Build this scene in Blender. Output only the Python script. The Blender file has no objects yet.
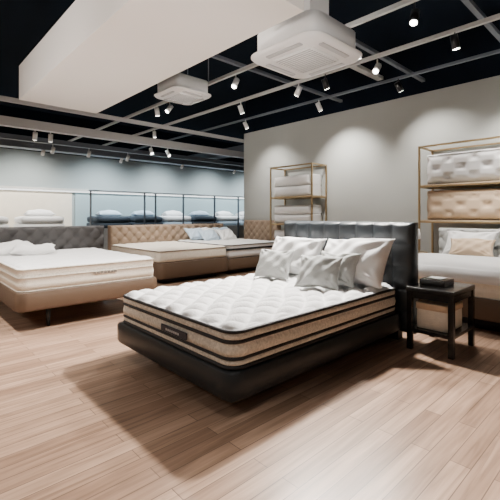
import bpy, bmesh, math, random
from mathutils import Vector, Matrix
random.seed(4)
C = bpy.context.scene.collection
R = math.radians

# ---------------------------------------------------------------- materials
def mat(name, col, rough=0.6, metal=0.0, bump=0.0, bscale=60.0, var=0.0, vscale=6.0, emit=None, estr=0.0, spec=0.5, sheen=0.0):
    m = bpy.data.materials.new(name); m.use_nodes = True
    nt = m.node_tree; b = nt.nodes['Principled BSDF']
    b.inputs['Base Color'].default_value = (*col, 1)
    b.inputs['Roughness'].default_value = rough
    b.inputs['Metallic'].default_value = metal
    b.inputs['Specular IOR Level'].default_value = spec
    if sheen: b.inputs['Sheen Weight'].default_value = sheen
    tc = nt.nodes.new('ShaderNodeTexCoord')
    if var > 0:
        n = nt.nodes.new('ShaderNodeTexNoise'); n.inputs['Scale'].default_value = vscale
        n.inputs['Detail'].default_value = 4
        r = nt.nodes.new('ShaderNodeValToRGB')
        r.color_ramp.elements[0].color = (*[c*(1-var) for c in col], 1)
        r.color_ramp.elements[1].color = (*[min(1, c*(1+var)) for c in col], 1)
        r.color_ramp.elements[0].position = .3; r.color_ramp.elements[1].position = .7
        nt.links.new(tc.outputs['Object'], n.inputs['Vector'])
        nt.links.new(n.outputs['Fac'], r.inputs['Fac']); nt.links.new(r.outputs['Color'], b.inputs['Base Color'])
    if bump > 0:
        n = nt.nodes.new('ShaderNodeTexNoise'); n.inputs['Scale'].default_value = bscale
        n.inputs['Detail'].default_value = 3
        bp = nt.nodes.new('ShaderNodeBump'); bp.inputs['Strength'].default_value = bump
        bp.inputs['Distance'].default_value = 0.01
        nt.links.new(tc.outputs['Object'], n.inputs['Vector'])
        nt.links.new(n.outputs['Fac'], bp.inputs['Height']); nt.links.new(bp.outputs['Normal'], b.inputs['Normal'])
    if emit:
        b.inputs['Emission Color'].default_value = (*emit, 1); b.inputs['Emission Strength'].default_value = estr
    return m

def floor_mat():
    m = bpy.data.materials.new('oak_plank_floor'); m.use_nodes = True
    nt = m.node_tree; b = nt.nodes['Principled BSDF']; L = nt.links.new
    tc = nt.nodes.new('ShaderNodeTexCoord'); mp = nt.nodes.new('ShaderNodeMapping')
    mp.inputs['Rotation'].default_value = (0, 0, R(90))
    L(tc.outputs['Object'], mp.inputs['Vector'])
    br = nt.nodes.new('ShaderNodeTexBrick')
    br.inputs['Color1'].default_value = (.46, .305, .215, 1)
    br.inputs['Color2'].default_value = (.28, .175, .118, 1)
    br.inputs['Mortar'].default_value = (.13, .08, .055, 1)
    br.inputs['Scale'].default_value = 1.0
    br.inputs['Brick Width'].default_value = 1.1
    br.inputs['Row Height'].default_value = .095
    br.inputs['Mortar Size'].default_value = .0026
    br.inputs['Mortar Smooth'].default_value = .4
    br.offset = .37
    L(mp.outputs['Vector'], br.inputs['Vector'])
    mp2 = nt.nodes.new('ShaderNodeMapping'); mp2.inputs['Scale'].default_value = (34, 1.8, 1)
    L(tc.outputs['Object'], mp2.inputs['Vector'])
    n = nt.nodes.new('ShaderNodeTexNoise'); n.inputs['Scale'].default_value = 1.0; n.inputs['Detail'].default_value = 6
    n.inputs['Distortion'].default_value = .6
    L(mp2.outputs['Vector'], n.inputs['Vector'])
    r = nt.nodes.new('ShaderNodeValToRGB')
    r.color_ramp.elements[0].color = (.62, .59, .56, 1); r.color_ramp.elements[1].color = (1.18, 1.18, 1.18, 1)
    r.color_ramp.elements[0].position = .3; r.color_ramp.elements[1].position = .68
    L(n.outputs['Fac'], r.inputs['Fac'])
    mx = nt.nodes.new('ShaderNodeMixRGB'); mx.blend_type = 'MULTIPLY'; mx.inputs['Fac'].default_value = 1
    L(br.outputs['Color'], mx.inputs['Color1']); L(r.outputs['Color'], mx.inputs['Color2'])
    L(mx.outputs['Color'], b.inputs['Base Color'])
    b.inputs['Roughness'].default_value = .32
    b.inputs['Specular IOR Level'].default_value = .4
    return m

M = {}
M['floor'] = floor_mat()
M['black'] = mat('ceiling_black_paint', (.004, .008, .015), .9, spec=.1)
M['wall'] = mat('grey_wall_paint', (.44, .455, .435), .85, bump=.05, bscale=180, var=.02, vscale=2)
M['teal'] = mat('blue_grey_wall_paint', (.29, .335, .34), .8, var=.03, vscale=1)
M['warmw'] = mat('warm_white_wall', (.66, .60, .50), .8, var=.03)
M['white'] = mat('white_gypsum', (.86, .82, .78), .8, bump=.03, bscale=150)
M['acw'] = mat('white_plastic', (.80, .80, .80), .4)
M['acg'] = mat('grey_grille', (.45, .45, .46), .5)
M['rail'] = mat('grey_painted_metal', (.13, .15, .18), .5, .3)
M['railw'] = mat('light_painted_metal', (.50, .50, .50), .5, .1)
M['lamp'] = mat('white_lamp_body', (.75, .75, .75), .35, .1)
M['lampb'] = mat('black_lamp_body', (.01, .01, .012), .35, .2)
M['glow'] = mat('lamp_lens', (1, 1, 1), .3, emit=(1, .93, .84), estr=18)
M['strip'] = mat('led_strip', (1, 1, 1), .3, emit=(.95, .98, 1), estr=3)
M['quilt'] = mat('white_quilted_knit', (.80, .80, .80), .85, bump=.35, bscale=70, sheen=.1)
M['cream'] = mat('cream_border_fabric', (.68, .62, .53), .85, bump=.9, bscale=120, var=.20, vscale=55)
M['pipe'] = mat('black_piping', (.006, .006, .008), .6)
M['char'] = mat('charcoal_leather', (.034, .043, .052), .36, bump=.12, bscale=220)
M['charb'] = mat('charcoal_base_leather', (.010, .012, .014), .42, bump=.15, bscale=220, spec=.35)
M['taupe'] = mat('taupe_fabric', (.19, .165, .14), .8, bump=.3, bscale=200, var=.05)
M['grey'] = mat('grey_upholstery', (.085, .082, .083), .85, bump=.3, bscale=200)
M['tan'] = mat('tan_upholstery', (.34, .25, .18), .8, bump=.3, bscale=200)
M['brownb'] = mat('brown_bed_base', (.105, .064, .038), .6, bump=.2, bscale=150)
M['ivory'] = mat('ivory_fabric', (.84, .77, .66), .85, bump=.5, bscale=100, var=.05, vscale=30)
M['wfab'] = mat('white_cotton', (.82, .82, .82), .85, bump=.15, bscale=60)
M['gfab'] = mat('pale_grey_cushion', (.42, .43, .42), .9, bump=.4, bscale=160)
M['bfab'] = mat('blue_white_cotton', (.50, .62, .74), .85, bump=.2, bscale=60)
M['beige'] = mat('beige_cushion', (.66, .50, .35), .85, bump=.2, bscale=90)
M['wood'] = mat('black_stained_wood', (.006, .0055, .006), .25, var=.3, vscale=9)
M['gold'] = mat('brass_frame', (.36, .26, .14), .35, .8)
M['plank'] = mat('shelf_board', (.50, .40, .28), .5, var=.1, vscale=12)
M['plinth'] = mat('display_plinth', (.42, .42, .40), .7, var=.03)
M['darkm'] = mat('dark_metal', (.03, .035, .04), .4, .7)
M['darkbed'] = mat('navy_bedding', (.035, .05, .07), .8, bump=.3)
M['frosty'] = mat('glowing_blue_glass', (.29, .37, .39), .25, emit=(.30, .55, .66), estr=.04)  # faint blue glow put into the glass itself, which is no lamp
M['label'] = mat('woven_label', (.014, .016, .03), .6)
M['labelt'] = mat('label_thread', (.45, .45, .45), .6)

# ---------------------------------------------------------------- helpers
def empty(name, loc=(0, 0, 0), rz=0):
    o = bpy.data.objects.new(name, None); o.location = loc; o.rotation_euler = (0, 0, rz)
    o.empty_display_size = .2
    C.objects.link(o); return o
def link(name, me, mats, parent=None, smooth=False):
    for m in mats: me.materials.append(m)
    o = bpy.data.objects.new(name, me); C.objects.link(o)
    if parent: o.parent = parent
    if smooth:
        for p in me.polygons: p.use_smooth = True
    return o
def box(name, lo, hi, m, parent=None, bev=0.0, seg=2):
    """box whose origin sits at its own centre"""
    bm = bmesh.new(); bmesh.ops.create_cube(bm, size=1)
    c = [(a+b)/2 for a, b in zip(lo, hi)]
    for v in bm.verts:
        v.co = Vector([v.co[i]*(hi[i]-lo[i]) for i in range(3)])
    if bev > 0:
        bmesh.ops.bevel(bm, geom=bm.edges[:], offset=bev, segments=seg, affect='EDGES', profile=.5)
    me = bpy.data.meshes.new(name); bm.to_mesh(me); bm.free()
    o = link(name, me, [m], parent); o.location = c
    if bev > 0:
        for p in me.polygons: p.use_smooth = True
        md = o.modifiers.new('wn', 'WEIGHTED_NORMAL'); md.keep_sharp = False
    return o
def cyl(name, p0, p1, r, m, parent=None, r2=None, seg=20):
    p0 = Vector(p0); p1 = Vector(p1); d = p1-p0
    bm = bmesh.new()
    bmesh.ops.create_cone(bm, cap_ends=True, segments=seg, radius1=r, radius2=r if r2 is None else r2, depth=d.length)
    me = bpy.data.meshes.new(name); bm.to_mesh(me); bm.free()
    o = link(name, me, [m], parent)
    for p in me.polygons: p.use_smooth = len(p.vertices) == 4
    o.location = (p0+p1)/2
    o.rotation_euler = d.to_track_quat('Z', 'Y').to_euler()
    return o

def slab(name, hx, hy, r, profile, mats, parent, zfun=None, nx=60, ny=60, loc=(0, 0, 0)):
    """rounded-rectangle upholstered slab. profile: list of (outset, z, mat_index) from top to bottom."""
    vs = []; fs = []; mi = []
    def pos(i, j, o=0.0):
        x = (i/nx*2-1)*hx; y = (j/ny*2-1)*hy
        ax, ay = abs(x)-(hx-r), abs(y)-(hy-r)
        if ax > 0 and ay > 0:
            m = max(ax, ay); l = math.hypot(ax, ay)
            ax, ay = ax*m/l, ay*m/l
            k = (1+o/r)
            x2 = (hx-r+ax*k); y2 = (hy-r+ay*k)
            return math.copysign(x2, x), math.copysign(y2, y), r-m
        dx = hx-abs(x); dy = hy-abs(y)
        if o:
            if dx < 1e-6: x = math.copysign(hx+o, x)
            if dy < 1e-6: y = math.copysign(hy+o, y)
        return x, y, min(dx, dy)
    ztop = profile[0][1]
    for j in range(ny+1):
        for i in range(nx+1):
            x, y, d = pos(i, j)
            z = ztop + (zfun(x, y, d) if zfun else 0)
            vs.append((x, y, z))
    for j in range(ny):
        for i in range(nx):
            a = j*(nx+1)+i; fs.append((a, a+1, a+nx+2, a+nx+1)); mi.append(0)
    loop = [(i, 0) for i in range(nx)]+[(nx, j) for j in range(ny)]+[(i, ny) for i in range(nx, 0, -1)]+[(0, j) for j in range(ny, 0, -1)]
    prev = [j*(nx+1)+i for i, j in loop]; n = len(loop)
    for (o, z, m) in profile[1:]:
        cur = []
        for (i, j) in loop:
            x, y, d = pos(i, j, o); vs.append((x, y, z)); cur.append(len(vs)-1)
        for k in range(n):
            fs.append((prev[k], cur[k], cur[(k+1) % n], prev[(k+1) % n])); mi.append(m)
        prev = cur
    fs.append(tuple(reversed(prev))); mi.append(profile[-1][2])
    me = bpy.data.meshes.new(name); me.from_pydata(vs, [], fs)
    o = link(name, me, mats, parent, True); o.location = loc
    for p, k in zip(me.polygons, mi): p.material_index = k
    return o

def pillow(name, w, h, t, m, parent, loc, rx=0, rz=0, ry=0, seed=0, n=36):
    rnd = random.Random(seed); ph = [rnd.uniform(0, 6) for _ in range(8)]
    vs = []; fs = []
    def P(u, v, s):
        k = (1-abs(u)**2.4)*(1-abs(v)**2.4)
        th = t/2*max(k, 0)**.5
        wr = .05*t*math.sin(5*u+ph[0]+3*v)*math.sin(4*v+ph[1])+.035*t*math.sin(11*u+ph[2]-7*v)
        # radial creases running from the corners
        rr = math.hypot(abs(u)-1, abs(v)-1); an = math.atan2(1-abs(v), 1-abs(u))
        wr += .05*t*math.sin(12*an+ph[4])*math.exp(-((rr-.45)/.3)**2)
        x = w/2*u*(1-.10*(1-v*v)*abs(u)**3)
        y = h/2*v*(1-.13*(1-u*u)*abs(v)**3)
        return (x, y, s*(th+wr*min(1, k*3)) + .014*math.sin(4*u+ph[3]))
    for s in (1, -1):
        for j in range(n+1):
            for i in range(n+1):
                vs.append(P(i/n*2-1, j/n*2-1, s))
    N = (n+1)**2
    for j in range(n):
        for i in range(n):
            a = j*(n+1)+i
            fs.append((a, a+1, a+n+2, a+n+1)); fs.append((N+a, N+a+n+1, N+a+n+2, N+a+1))
    me = bpy.data.meshes.new(name); me.from_pydata(vs, [], fs)
    bm = bmesh.new(); bm.from_mesh(me); bmesh.ops.remove_doubles(bm, verts=bm.verts, dist=.0005); bm.to_mesh(me); bm.free()
    o = link(name, me, [m], parent, True); o.location = loc
    o.rotation_mode = 'XYZ'; o.rotation_euler = (rx, ry, rz)
    return o

def tufted(name, w, h, t, m, parent, loc, rz=0, cell=(.2, .2), amp=.03, diamond=True, edge=.04, res=.0125, backround=False, ex=.4):
    """upholstered tufted panel; local x = width, z = up from 0, front faces -y, back plane at y=0"""
    nx = max(8, int(w/res)); nz = max(6, int(h/res)); vs = []; fs = []
    cx, cz = cell
    for j in range(nz+1):
        for i in range(nx+1):
            x = -w/2+w*i/nx; z = h*j/nz
            if diamond:
                a = x/cx+(z-h*.5)/cz+.5; b = x/cx-(z-h*.5)/cz+.5
                s1 = math.sin(math.pi*a); s2 = math.sin(math.pi*b)
                if ex > .6:   # soft pads pulled in around the buttons only
                    f = min(1, (s1*s1+s2*s2)**.45)
                elif ex > .45:  # mix of fold lines and button dips
                    f = .45*(abs(s1)*abs(s2))**.4+.55*min(1, (s1*s1+s2*s2)**.4)
                else:
                    f = (abs(s1)*abs(s2))**ex
            else:
                sx_ = abs(math.sin(math.pi*(x/cx))); sz_ = abs(math.sin(math.pi*((h-z)/cz)))
                f = (sx_**.45)*(.35+.65*sz_**.45)
            d = min(x+w/2, w/2-x, h-z, z)
            e = min(1, d/edge); er = math.sqrt(max(0, 1-(1-e)**2))
            y = -(t-amp-edge*.9) - amp*f*er - edge*.9*er
            if j == 0 or j == nz or i == 0 or i == nx: y = -(t-amp-edge*.9)
            vs.append((x, y, z))
    for j in range(nz):
        for i in range(nx):
            a = j*(nx+1)+i; fs.append((a, a+1, a+nx+2, a+nx+1))
    loop = [(i, 0) for i in range(nx)]+[(nx, j) for j in range(nz)]+[(i, nz) for i in range(nx, 0, -1)]+[(0, j) for j in range(nz, 0, -1)]
    prev = [j*(nx+1)+i for i, j in loop]; n = len(loop)
    rings = [(0, -.02 if not backround else -edge), (-edge*.4 if backround else -.01, 0)]
    for ins, y in rings:
        cur = []
        for (i, j) in loop:
            x = -w/2+w*i/nx; z = h*j/nz
            x *= (w/2+ins)/(w/2); z = h/2+(z-h/2)*(h/2+ins)/(h/2)
            vs.append((x, y, z)); cur.append(len(vs)-1)
        for k in range(n): fs.append((prev[k], cur[k], cur[(k+1) % n], prev[(k+1) % n]))
        prev = cur
    fs.append(tuple(reversed(prev)))
    me = bpy.data.meshes.new(name); me.from_pydata(vs, [], fs)
    bm = bmesh.new(); bm.from_mesh(me); bmesh.ops.recalc_face_normals(bm, faces=bm.faces); bm.to_mesh(me); bm.free()
    o = link(name, me, [m], parent, True); o.location = loc; o.rotation_euler = (0, 0, rz)
    # buttons at the tuft crossings
    bm = bmesh.new(); base = -(t-amp-edge*.9)-edge*.9-.004
    pts = []
    if diamond:
        K = int(w/cx)+int(h/cz)+4
        for p in range(-K, K+1):
            for q in range(-K, K+1):
                x = (p+q-1)*cx/2; z = (p-q)*cz/2+h/2
                if abs(x) < w/2-.06 and .06 < z < h-.05: pts.append((x, z))
    else:
        i = -int(w/cx)
        while i <= int(w/cx):
            for j in range(1, int(h/cz)+1):
                x = i*cx; z = h-j*cz
                if abs(x) < w/2-.05 and z > .05: pts.append((x, z))
            i += 1
    for x, z in pts:
        bmesh.ops.create_uvsphere(bm, u_segments=8, v_segments=6, radius=.013, matrix=Matrix.Translation((x, base, z)) @ Matrix.Diagonal((1, .6, 1, 1)))
    if pts:
        mb = bpy.data.meshes.new(name+'_buttons'); bm.to_mesh(mb)
        ob = link(name+'_buttons', mb, [m], parent, True); ob.location = loc; ob.rotation_euler = (0, 0, rz)
    bm.free()
    return o

def quiltz(cell=.16, amp=.012, drop=.03, ew=.07):
    def f(x, y, d):
        a = (x+y)/cell; b = (x-y)/cell
        q = (abs(math.sin(math.pi*a/1.4))*abs(math.sin(math.pi*b/1.4)))**.45
        e = min(1, d/ew); er = math.sqrt(max(0, 1-(1-e)**2))
        return -drop*(1-er) + amp*(q-1)*er + .003*math.sin(17*x+5*y)*math.sin(13*y)*er
    return f

# ---------------------------------------------------------------- room
HW = 3.40; HC = 4.4
box('floor', (-13.4, -5, -.1), (4.2, 13.4, 0), M['floor'])
box('ceiling', (-13.4, -5, HC), (4.2, 13.4, HC+.1), M['black'])
wr = empty('wall_right')
box('painted_wall', (-7.72, 7.0, 0), (4.0, 7.2, HW), M['wall'], wr)
box('bulkhead_above', (-7.72, 7.06, HW), (4.0, 7.2, HC), M['black'], wr)
wf = empty('wall_far')
box('painted_wall', (-13.3, -5, 0), (-13.1, 13.4, 3.15), M['teal'], wf)
box('bulkhead_above', (-13.3, -5, 3.15), (-13.1, 13.4, HC), M['black'], wf)
box('lit_back_panel', (-13.1, -4.9, .8), (-13.06, 4.3, 1.95), M['warmw'], wf)
box('glass_panel', (-13.1, 4.4, .8), (-13.06, 13.1, 1.95), M['frosty'], wf)
box('light_strip', (-13.0, -4.5, 1.94), (-12.96, 13.0, 1.965), M['strip'], wf)
box('pelmet', (-13.1, -4.9, 1.965), (-12.9, 13.1, 2.04), M['plinth'], wf)
wb = empty('wall_back')
box('painted_wall', (-13.1, 13.2, 0), (4.2, 13.4, 3.15), M['teal'], wb)
box('bulkhead_above', (-13.1, 13.2, 3.15), (4.2, 13.4, HC), M['black'], wb)
box('wall_near', (-13.1, -5.2, 0), (4.0, -5.0, HC), M['warmw'])
box('wall_side', (4.0, -5, 0), (4.2, 13.2, HC), M['warmw'])

# far wall display
box('display_counter', (-13.05, -4.9, 0), (-11.7, 13.1, .78), M['plinth'], None, .01)
gp = empty('glass_partition')
for k, y in enumerate((4.35, 6.1, 6.5, 7.6, 9.0, 10.2, 11.6)):
    box('mullion_%d' % k, (-11.62, y-.018, 0), (-11.56, y+.018, 1.92), M['rail'], gp)
box('header_rail', (-11.62, 4.3, 1.92), (-11.56, 13.1, 1.95), M['rail'], gp)
dys = [(1.75, 'wfab'), (3.15, 'wfab'), (-.1, 'wfab'), (5.2, 'darkbed'), (6.4, 'darkbed'), (7.6, 'bfab'), (8.8, 'darkbed'), (10.0, 'bfab'), (11.2, 'bfab'), (12.4, 'wfab')]
for y, mm in dys:
    st = empty('folded_bedding_stack', (-12.3, y, .782))
    hh = .19
    for q in range(2):
        slab('folded_duvet_%d' % q, .45, .56-.02*q, .1, [(0, hh*(q+1), 0), (.02, hh*(q+1)-.04, 0), (.02, hh*q+.04, 0), (0, hh*q, 0)], [M[mm if (q == 0 or mm == 'darkbed') else 'wfab']], st, quiltz(.3, .01, .03, .06), 14, 14)
    pillow('pillow', .4, .8, .22, M['wfab' if mm != 'darkbed' else 'bfab'], st, (0, 0, hh*2+.07), n=14)

# soffit beam, long axis X
sf = empty('soffit_beam')
box('beam_body', (-6.46, 1.38, 2.90), (-2.03, 2.52, 3.40), M['white'], sf, .004, 1)
for x in (-5.6, -3.4):
    box('hanger', (x-.02, 1.9, 3.40), (x+.02, 1.94, HC), M['rail'], sf)

# air conditioners
def aircon(x, y, z, s, rz=0, riser=False):
    e = empty('ceiling_air_conditioner', (x, y, z), rz)
    r = .2*s
    slab('panel', s/2, s/2, r, [(0, .035, 0), (.0, .025, 0), (-.03, .0, 0)], [M['acw']], e, None, 20, 20)
    slab('body', s*.43, s*.43, r*.7, [(0, .25, 0), (0, .035, 0)], [M['acw']], e, None, 12, 12)
    slab('return_grille_frame', s*.27, s*.27, s*.04, [(0, 0, 0), (0, -.012, 0)], [M['acw']], e, None, 8, 8)
    for k in range(12):
        t = -s*.23+k*s*.46/11
        box('grille_slat_%d' % k, (-s*.24, t-.005, -.017), (s*.24, t+.005, -.012), M['acg'], e)
    for k in range(4):
        f = box('air_vane_%d' % k, (-s*.24, s*.35, -.014), (s*.24, s*.41, .0), M['acg'], e, .004, 1)
        c = Vector((0, s*.38, -.006)); rot = Matrix.Rotation(k*math.pi/2, 3, 'Z')
        f.location = rot @ c; f.rotation_euler = (0, 0, k*math.pi/2)
    if riser:
        box('air_duct_riser', (-.17, -.15, .25), (.17, .15, HC-z), M['acw'], e, .006, 1)
    else:
        for sx in (-1, 1):
            for sy in (-1, 1):
                cyl('suspension_rod', (sx*s*.4, sy*s*.4, .25), (sx*s*.4, sy*s*.4, HC-z), .008, M['rail'], e, seg=8)
    return e
aircon(-2.41, 3.02, 2.74, .88, 0, True)
aircon(-5.28, 3.45, 3.10, .74)

# ceiling services
for x, z, w, h, m, y0 in ((-9.0, 2.98, .14, .18, 'railw', -4.9), (-10.6, 3.00, .10, .12, 'rail', -4.9), (-7.9, 3.2, .06, .08, 'railw', -4.9), (-11.6, 2.95, .35, .2, 'rail', -4.9)):
    box('ceiling_beam', (x, y0, z), (x+w, 12.9, z+h), M[m])
TZ = 3.42
for y, h, m, x0, x1 in ((3.95, .05, 'railw', -12.9, 3.9), (5.0, .05, 'railw', -12.9, 3.9), (6.05, .04, 'rail', -12.9, 3.9), (.40, .05, 'rail', -12.9, 3.9)):
    box('lighting_track', (x0, y, TZ), (x1, y+.045, TZ+h), M[m])
box('ceiling_duct', (-12.9, 8.6, 3.3), (3.9, 9.0, 3.55), M['rail'])
for x in (-4.6, -2.9, -1.5):
    box('cable_tray', (x, 2.75, 3.56), (x+.06, 6.9, 3.61), M['rail'])
for x, y in ((-3.75, 3.0), (-.8, 3.0)):
    box('cable_tray', (x, y, 3.80), (x+.12, 6.9, 3.86), M['railw'])

# ---------------------------------------------------------------- lamps
def spot(x, y, z, tx, ty, tz, power, ang=75, blend=.9, black=False, col=(1, .94, .87), top=None, r=.05, size=1.0):
    e = empty('track_spotlight', (x, y, z))
    p = Vector((x, y, z)); t = Vector((tx, ty, tz)); d = (t-p).normalized()
    mb = M['lampb'] if black else M['lamp']
    L = .13*size
    cyl('housing', -d*L, d*.03, .045*size, mb, e)
    cyl('lens', d*.031, d*.034, .038*size, M['glow'], e)
    cyl('stem', -d*L*.5, -d*L*.5+Vector((0, 0, (top or TZ)-.002-z+d.z*L*.5)), .009, mb, e, seg=8)
    if power:
        l = bpy.data.lights.new('spot', 'SPOT'); l.energy = power; l.spot_size = R(ang); l.spot_blend = blend
        l.color = col; l.shadow_soft_size = r
        o = bpy.data.objects.new('light_source', l); C.objects.link(o); o.parent = e
        o.location = d*(.04+r+.005); o.rotation_euler = d.to_track_quat('-Z', 'Y').to_euler()
    return e
# over the main bed and aisle
spot(-2.75, 5.02, 3.25, -2.3, 2.2, .4, 600, 80, r=.09)
spot(-3.0, 3.97, 3.25, -2.0, 1.0, .0, 1750, 110, r=.09)
spot(-4.6, 3.97, 3.25, -4.0, 2.0, 0, 400, 90, r=.08)
spot(-5.0, .42, 3.25, -5.2, 1.4, .5, 360, 95, r=.08)
spot(-2.3, .42, 3.25, -4.4, 1.5, .5, 340, 50, r=.08)  # extra spot added out of view, brightens the left bed's foot side
spot(-4.0, .42, 3.25, -3.8, -.4, 0, 380, 75, r=.08)
spot(1.0, 3.97, 3.25, .5, 2.2, 0, 520, 60, r=.08)
spot(-.1, .42, 3.25, -.5, .5, 0, 330, 65, r=.08)
# wall washers
spot(-4.5, 6.07, 3.25, -4.4, 7.0, 1.9, 250, 95, r=.05)
spot(-2.9, 6.07, 3.25, -2.6, 7.0, 2.0, 130, 95, black=True, r=.05)
spot(-1.2, 6.07, 3.25, -1.3, 7.0, 1.7, 240, 95, black=True, r=.05)
spot(-6.6, 6.07, 3.25, -6.5, 7.0, 1.7, 140, 95, r=.05)
spot(-1.7, 5.02, 3.25, -1.4, 5.6, .6, 420, 85, black=True, r=.08)
# back zone
cool = (.88, .96, 1.0)
spot(-7.0, 3.97, 3.25, -7.3, 4.6, .5, 480, 90, r=.1)
spot(-6.6, 3.97, 3.25, -6.6, 1.9, .6, 520, 75, r=.1)
spot(-4.2, 5.02, 3.25, -6.0, 4.9, .4, 300, 60, r=.1)
spot(-9.0, 5.02, 3.25, -9.2, 5.4, 0, 260, 120, col=cool, r=.1)
for y in (-1.5, 1.0, 3.0, 5.2, 7.4, 9.8, 12):
    spot(-11.4, y, 2.85, -13.0, y, 1.3, 380, 120, col=cool if y > 4 else (1, .95, .88), top=2.95, r=.08)
for (x, y, z, tx, ty, bl, tp) in ((-8.93, 2.2, 2.8, -9.5, 2.2, 0, 2.98), (-8.93, 2.5, 2.8, -9.5, 2.6, 0, 2.98), (-8.93, 4.9, 2.8, -8, 4.9, 0, 2.98), (-8.93, 5.4, 2.8, -8, 5.8, 0, 2.98), (-5.6, 5.02, 3.22, -5.6, 6, 0, TZ), (-3.6, 5.02, 3.22, -3.5, 6, 1, TZ), (-1.75, 3.97, 3.22, -1.6, 3.0, 1, TZ), (-10.55, 1.6, 2.8, -12, 1.6, 0, 3.0), (-10.55, 3.0, 2.8, -12, 3, 0, 3.0), (-10.55, 3.9, 2.8, -12, 4, 0, 3.0), (-10.55, 5.0, 2.8, -12, 5, 0, 3.0)):
    spot(x, y, z, tx, ty, 1.2, 0, black=bool(bl), top=tp)

# ---------------------------------------------------------------- main bed
bed = empty('bed', (-2.42, 2.46, 0))       # centre of mattress footprint
HX, HY = .76, 1.05
slab('plinth', HX-.24, HY-.26, .03, [(0, .13, 0), (0, 0, 0)], [M['pipe']], bed, None, 8, 8)
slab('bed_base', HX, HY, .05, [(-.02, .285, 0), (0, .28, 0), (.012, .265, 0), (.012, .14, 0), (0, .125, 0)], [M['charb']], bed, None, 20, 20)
def pipe(z, r=.009, m=1, o0=0.0):
    return [(o0+r*math.cos(a)*1.2, z+r*math.sin(a), m) for a in (1.57, .8, 0, -.8, -1.57)]
prof = [(0, .545, 0)]
prof += pipe(.512, .012)
prof += [(.012, .49, 2), (.006, .466, 2)]
prof += pipe(.452, .012)
prof += [(.008, .43, 2), (.016, .40, 2), (.008, .366, 2)]
prof += pipe(.354, .012)
prof += [(.012, .335, 2), (.004, .315, 2)]
prof += pipe(.300, .012) + [(-.02, .286, 1)]
def mainquilt(x, y, d):
    # puffy onion-style quilting
    u = x+.018*math.sin(9*y); v = y+.018*math.sin(10*x)
    a = (u/.17+v/.22); b = (u/.17-v/.22)
    q = (abs(math.sin(math.pi*a/1.25))*abs(math.sin(math.pi*b/1.25)))**.55
    e = min(1, d/.08); er = math.sqrt(max(0, 1-(1-e)**2))
    return -.033*(1-er) + .042*(q-1)*er + .004*math.sin(21*x+5*y)*math.sin(17*y)*er + .012*er
slab('mattress', HX-.03, HY-.03, .09, prof, [M['quilt'], M['pipe'], M['cream']], bed, mainquilt, 120, 160)
lb = box('label', (-.02, -HY-.001, .378), (.30, -HY+.012, .425), M['label'], bed, .003, 1)
for k in range(7):
    box('label_stitch_%d' % k, (.05+k*.025, -HY-.003, .393), (.065+k*.025, -HY-.0005, .408), M['labelt'], bed)
tufted('headboard', 1.62, 1.05, .17, M['char'], bed, (0.035, HY+.18, .08), 0, (.2025, .21), .040, False, .045, .0115)
box('headboard_foot', (-.7, HY+.05, 0), (.7, HY+.14, .09), M['pipe'], bed)
pillow('pillow_1', .72, .48, .24, M['wfab'], bed, (-.38, .82, .745), R(60), R(2), seed=1)
pillow('pillow_2', .76, .51, .25, M['wfab'], bed, (.38, .80, .755), R(58), R(-3), R(-3), seed=2)
pillow('cushion_1', .40, .34, .15, M['gfab'], bed, (-.34, .47, .69), R(56), R(20), seed=3)
pillow('cushion_2', .40, .34, .14, M['gfab'], bed, (.31, .36, .69), R(54), R(20), seed=4)
pillow('cushion_3', .40, .34, .14, M['gfab'], bed, (.36, .58, .70), R(60), R(8), seed=5)

# ---------------------------------------------------------------- nightstand
ns = empty('nightstand', (-1.365, 3.66, 0))
w, d, h = .20, .27, .56
box('top', (-w, -d, h-.045), (w, d, h), M['wood'], ns, .004, 1)
for k, (sx, sy) in enumerate(((-1, -1), (1, -1), (1, 1), (-1, 1))):
    x, y = sx*(w-.025), sy*(d-.025)
    box('leg_%d' % k, (x-.022, y-.022, 0), (x+.022, y+.022, h-.044), M['wood'], ns, .002, 1)
box('lower_shelf', (-w+.005, -d+.005, .16), (w-.005, d-.005, .19), M['wood'], ns, .002, 1)
box('apron_front', (-w+.03, -d+.012, h-.10), (w-.03, -d+.027, h-.045), M['wood'], ns)
box('apron_side', (w-.027, -d+.03, h-.10), (w-.012, d-.03, h-.045), M['wood'], ns)
bx = empty('storage_box', (-1.37, 3.64, .192))
slab('box_body', .14, .18, .03, [(-.01, .20, 0), (0, .19, 0), (0, .005, 0), (-.005, 0, 0)], [M['ivory']], bx, None, 10, 10)
slab('box_lid', .146, .186, .03, [(-.01, .225, 0), (0, .22, 0), (0, .17, 0)], [M['beige']], bx, None, 10, 10)
tb = empty('tissue_box', (-1.40, 3.70, .561))
box('case', (-.12, -.14, 0), (.10, .10, .055), M['wood'], tb, .006)
box('card', (-.08, -.09, .055), (.05, .05, .06), M['gfab'], tb)

# ---------------------------------------------------------------- other beds
def plain_mat(top, bot, a='quilt', b='ivory', p='ivory', mid=True):
    t = top-bot
    pr = [(0, top, 0)] + pipe(top-.03, .008) + [(.01, top-t*.3, 2)]
    if mid: pr += pipe(top-t*.42, .006)
    pr += [(.012, top-t*.65, 2), (.006, bot+.03, 2)] + pipe(bot+.02, .008) + [(-.01, bot, 2)]
    return pr, [M[a], M[p], M[b]]

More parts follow.
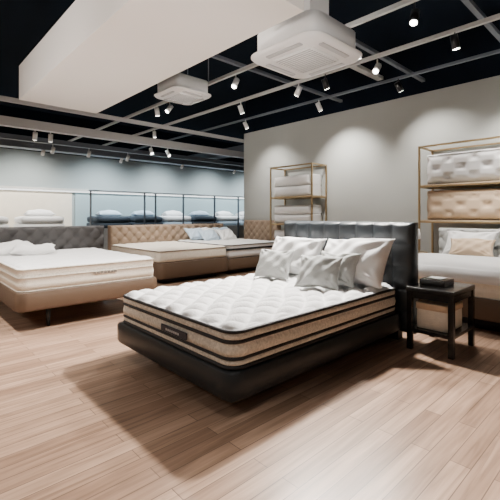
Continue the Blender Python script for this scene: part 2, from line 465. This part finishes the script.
# left bed: foot faces +X, head at -X.  local frame rotated 90deg: local +y -> world -X
b2 = empty('bed', (-5.40, 1.70, 0), R(90))
slab('bed_base', .78, 1.03, .05, [(-.02, .41, 0), (0, .40, 0), (.01, .38, 0), (.01, .24, 0), (0, .22, 0)], [M['brownb']], b2, None, 16, 16)
for k, (sx, sy) in enumerate(((-1, -1), (1, -1), (1, 1), (-1, 1))):
    cyl('leg_%d' % k, (sx*.45, sy*.86, 0), (sx*.45, sy*.86, .23), .018, M['darkm'], b2, .025, 12)
pr, mm = plain_mat(.67, .40, 'quilt', 'ivory', 'cream')
slab('mattress', .76, 1.0, .08, pr, mm, b2, quiltz(.2, .01, .03, .07), 70, 90)
tufted('headboard', 1.84, .94, .16, M['grey'], b2, (0.04, 1.20, .08), 0, (.22, .22), .05, True, .03, .013, ex=.5)
box('headboard_foot', (-.7, 1.06, 0), (.7, 1.17, .09), M['darkm'], b2)
pillow('pillow_1', .60, .40, .15, M['wfab'], b2, (-.46, .68, .74), R(14), R(4), seed=7)
pillow('pillow_2', .55, .34, .13, M['wfab'], b2, (-.28, .42, .73), R(10), R(-14), seed=8)
for k in range(7):
    box('label_stitch_%d' % k, (-.02+k*.04, -1.021, .53), (.008+k*.04, -1.012, .555), M['taupe'], b2)

# middle-back bed
b3 = empty('bed', (-6.80, 4.08, 0), R(90))
slab('bed_base', .76, 1.0, .05, [(-.02, .37, 0), (0, .36, 0), (.01, .34, 0), (.01, .12, 0), (0, .10, 0)], [M['brownb']], b3, None, 16, 16)
slab('plinth', .6, .85, .03, [(0, .11, 0), (0, 0, 0)], [M['pipe']], b3, None, 8, 8)
pr, mm = plain_mat(.60, .36, 'ivory', 'ivory', 'brownb', False)
slab('mattress', .75, .98, .08, pr, mm, b3, quiltz(.2, .01, .03, .07), 50, 60)
tufted('headboard', 3.05, .90, .16, M['tan'], b3, (.78, 1.17, .08), 0, (.22, .22), .05, True, .03, .014, ex=.5)
box('headboard_foot', (-.6, 1.04, 0), (2.2, 1.14, .09), M['darkm'], b3)

b4 = empty('bed', (-6.82, 5.64, 0), R(90))
slab('bed_base', .76, .96, .05, [(-.02, .32, 0), (0, .31, 0), (.01, .29, 0), (.01, .12, 0), (0, .10, 0)], [M['brownb']], b4, None, 16, 16)
slab('plinth', .6, .8, .03, [(0, .11, 0), (0, 0, 0)], [M['pipe']], b4, None, 8, 8)
pr, mm = plain_mat(.62, .31, 'quilt', 'quilt', 'pipe', True)
slab('mattress', .75, .94, .08, pr, mm, b4, quiltz(.2, .01, .03, .07), 50, 60)
for k, (x, y, m_) in enumerate(((-.42, .62, 'bfab'), (.02, .66, 'wfab'), (.42, .62, 'bfab'), (-.2, .38, 'bfab'), (.3, .36, 'wfab'))):
    pillow('pillow_%d' % k, .5, .38, .16, M[m_], b4, (x, y, .76-.04*(k > 2)), R(40), 0, seed=20+k)

hb = empty('headboard', (-6.88, 6.90, 0))
tufted('panel', 1.22, 1.02, .14, M['tan'], hb, (0, 0, .05), 0, (.2, .2), .04, True, .03, .014, ex=.5)
box('foot', (-.5, -.1, 0), (.5, -.02, .06), M['darkm'], hb)

# right bed
b6 = empty('bed', (-1.52, 5.30, 0))
slab('bed_base', .86, .90, .05, [(-.02, .35, 0), (0, .34, 0), (.01, .32, 0), (.01, .15, 0), (0, .13, 0)], [M['brownb']], b6, None, 16, 16)
slab('plinth', .7, .75, .03, [(0, .14, 0), (0, 0, 0)], [M['pipe']], b6, None, 8, 8)
pr, mm = plain_mat(.60, .34, 'quilt', 'ivory', 'ivory', True)
slab('mattress', .84, .88, .08, pr, mm, b6, quiltz(.2, .01, .03, .07), 50, 60)
slab('duvet', .87, .58, .08, [(0, .67, 0), (.02, .63, 0), (.035, .55, 0), (.03, .50, 0), (0, .495, 0)], [M['wfab']], b6, lambda x, y, d: -.04*(1-min(1, d/.1))**2+.012*math.sin(7*x+3*y)*math.sin(5*y-2*x), 50, 40, (0, -.30, 0))
tufted('headboard', 1.70, .90, .12, M['gfab'], b6, (0, 1.03, .1), 0, (.2, .2), .04, True, .03, .014, ex=.5)
box('headboard_foot', (-.7, .93, 0), (.7, 1.01, .11), M['darkm'], b6)
pillow('pillow_1', .68, .42, .18, M['wfab'], b6, (-.34, .72, .79), R(56), 0, seed=31)
pillow('pillow_2', .68, .42, .18, M['wfab'], b6, (.38, .72, .79), R(56), 0, seed=32)
pillow('cushion_1', .56, .28, .15, M['beige'], b6, (-.25, .50, .76), R(55), R(6), seed=33)
pillow('cushion_2', .46, .28, .15, M['gfab'], b6, (.42, .50, .76), R(55), R(-4), seed=34)

# small side table between
st = empty('side_table', (-2.66, 6.12, 0))
cyl('top', (0, 0, .60), (0, 0, .62), .17, M['gold'], st, seg=28)
cyl('stem', (0, 0, .02), (0, 0, .60), .015, M['gold'], st)
cyl('base', (0, 0, 0), (0, 0, .02), .13, M['gold'], st, seg=28)
tl = empty('table_lamp', (-2.66, 6.12, .621))
cyl('base', (0, 0, 0), (0, 0, .02), .05, M['gold'], tl)
cyl('stem', (0, 0, .02), (0, 0, .22), .009, M['gold'], tl)
cyl('shade', (0, 0, .2), (0, 0, .36), .075, M['wfab'], tl, .05)

# ---------------------------------------------------------------- shelf units
def shelf(x0, x1, y0, y1, h, levels):
    e = empty('shelving_unit', ((x0+x1)/2, (y0+y1)/2, 0))
    hw, hd = (x1-x0)/2, (y1-y0)/2; r = .014
    for k, (sx, sy) in enumerate(((-1, -1), (1, -1), (1, 1), (-1, 1))):
        box('post_%d' % k, (sx*hw-r, sy*hd-r, 0), (sx*hw+r, sy*hd+r, h), M['gold'], e)
    for q, z in enumerate([h-.014]+[l-.035 for l in levels]):
        for sy in (-1, 1):
            box('rail_x_%d' % q, (-hw+r, sy*hd-r, z-r), (hw-r, sy*hd+r, z+r), M['gold'], e)
        for sx in (-1, 1):
            box('rail_y_%d' % q, (sx*hw-r, -hd+r, z-r), (sx*hw+r, hd-r, z+r), M['gold'], e)
    for q, l in enumerate(levels):
        box('shelf_board_%d' % q, (-hw+r, -hd+r, l-.03), (hw-r, hd-r, l), M['plank'], e, .002, 1)
    return e
shelf(-6.20, -5.0, 6.46, 6.96, 2.30, (.45, 1.02, 1.62))
shelf(-2.74, -.40, 6.42, 6.96, 2.34, (1.12, 1.70))

def folded(x, y, z, w, h, dpt, m):
    e = empty('folded_mattress', (x, y, z))
    for q in range(2):
        tufted('layer_%d' % q, w, h/2-.003, dpt, m, e, (0, 0, q*h/2), 0, (.25, 9.0), .006, False, min(.09, h*.24), .014, backround=True)
    return e
def tuft_roll(x, y, z, w, h, dpt, m, cell):
    e = empty('tufted_mattress_roll', (x, y, z))
    tufted('body', w, h, dpt, m, e, (0, 0, 0), 0, cell, .05, True, .14, .013, backround=True, ex=.9)
    return e
folded(-5.60, 6.93, 1.622, 1.08, .46, .46, M['wfab'])
folded(-5.60, 6.93, 1.022, 1.08, .40, .46, M['wfab'])
folded(-5.60, 6.93, .452, 1.08, .40, .46, M['wfab'])
tuft_roll(-1.57, 6.93, 1.702, 2.2, .50, .50, M['wfab'], (.36, .26))
tuft_roll(-1.57, 6.93, 1.122, 2.2, .48, .50, M['beige'], (.36, .26))

# ---------------------------------------------------------------- world, camera
wld = bpy.data.worlds.new('World'); bpy.context.scene.world = wld; wld.use_nodes = True
wld.node_tree.nodes['Background'].inputs['Color'].default_value = (.6, .7, .8, 1)
wld.node_tree.nodes['Background'].inputs['Strength'].default_value = .1
# fill lights added unseen behind the camera, built as hung panels
for k, (x, y) in enumerate(((1.8, -1.6), (-2.2, -3.0), (-6.5, -2.6))):
    e = empty('added_fill_panel', (x, y, 3.6))
    box('frame', (-.8, -.8, .012), (.8, .8, .06), M['lamp'], e)
    l = bpy.data.lights.new('panel', 'AREA'); l.shape = 'SQUARE'; l.size = 1.5; l.energy = (20, 40, 80)[k]; l.color = (1, .96, .92)
    o = bpy.data.objects.new('fill_light', l); C.objects.link(o); o.parent = e
    for sx in (-.7, .7): cyl('rod', (sx, 0, .06), (sx, 0, .8), .006, M['rail'], e, seg=6)
# out-of-view uplights on lamp stands, added to brighten the soffit
def fill_uplight(x, y, tx, ty, tz, power, ang=80):
    e = empty('added_soffit_uplight', (x, y, 0))
    cyl('base', (0, 0, 0), (0, 0, .03), .15, M['lampb'], e, seg=28)
    cyl('pole', (0, 0, .03), (0, 0, 1.72), .014, M['lampb'], e)
    cyl('bowl', (0, 0, 1.72), (0, 0, 1.80), .04, M['lampb'], e, .13, 28)
    l = bpy.data.lights.new('up', 'SPOT'); l.energy = power; l.spot_size = R(ang); l.spot_blend = 1; l.color = (1, .94, .88); l.shadow_soft_size = .1
    o = bpy.data.objects.new('light_source', l); C.objects.link(o); o.parent = e; o.location = (0, 0, 1.93)
    o.rotation_euler = (Vector((tx, ty, tz))-Vector((x, y, 1.93))).to_track_quat('-Z', 'Y').to_euler()
fill_uplight(-1.2, -1.0, -3.4, 1.6, 3.2, 440, 65)
fill_uplight(.6, .9, -2.6, 2.4, 3.0, 260, 45)
fill_uplight(-4.2, -1.6, -5.0, 1.4, 3.3, 300, 65)

cd = bpy.data.cameras.new('camera'); cam = bpy.data.objects.new('camera', cd); C.objects.link(cam)
cd.lens = 27.65; cd.sensor_width = 36; cd.shift_y = -.07
cam.location = (0, 0, 1.2); cam.rotation_euler = (R(90), 0, R(46.9))
bpy.context.scene.camera = cam
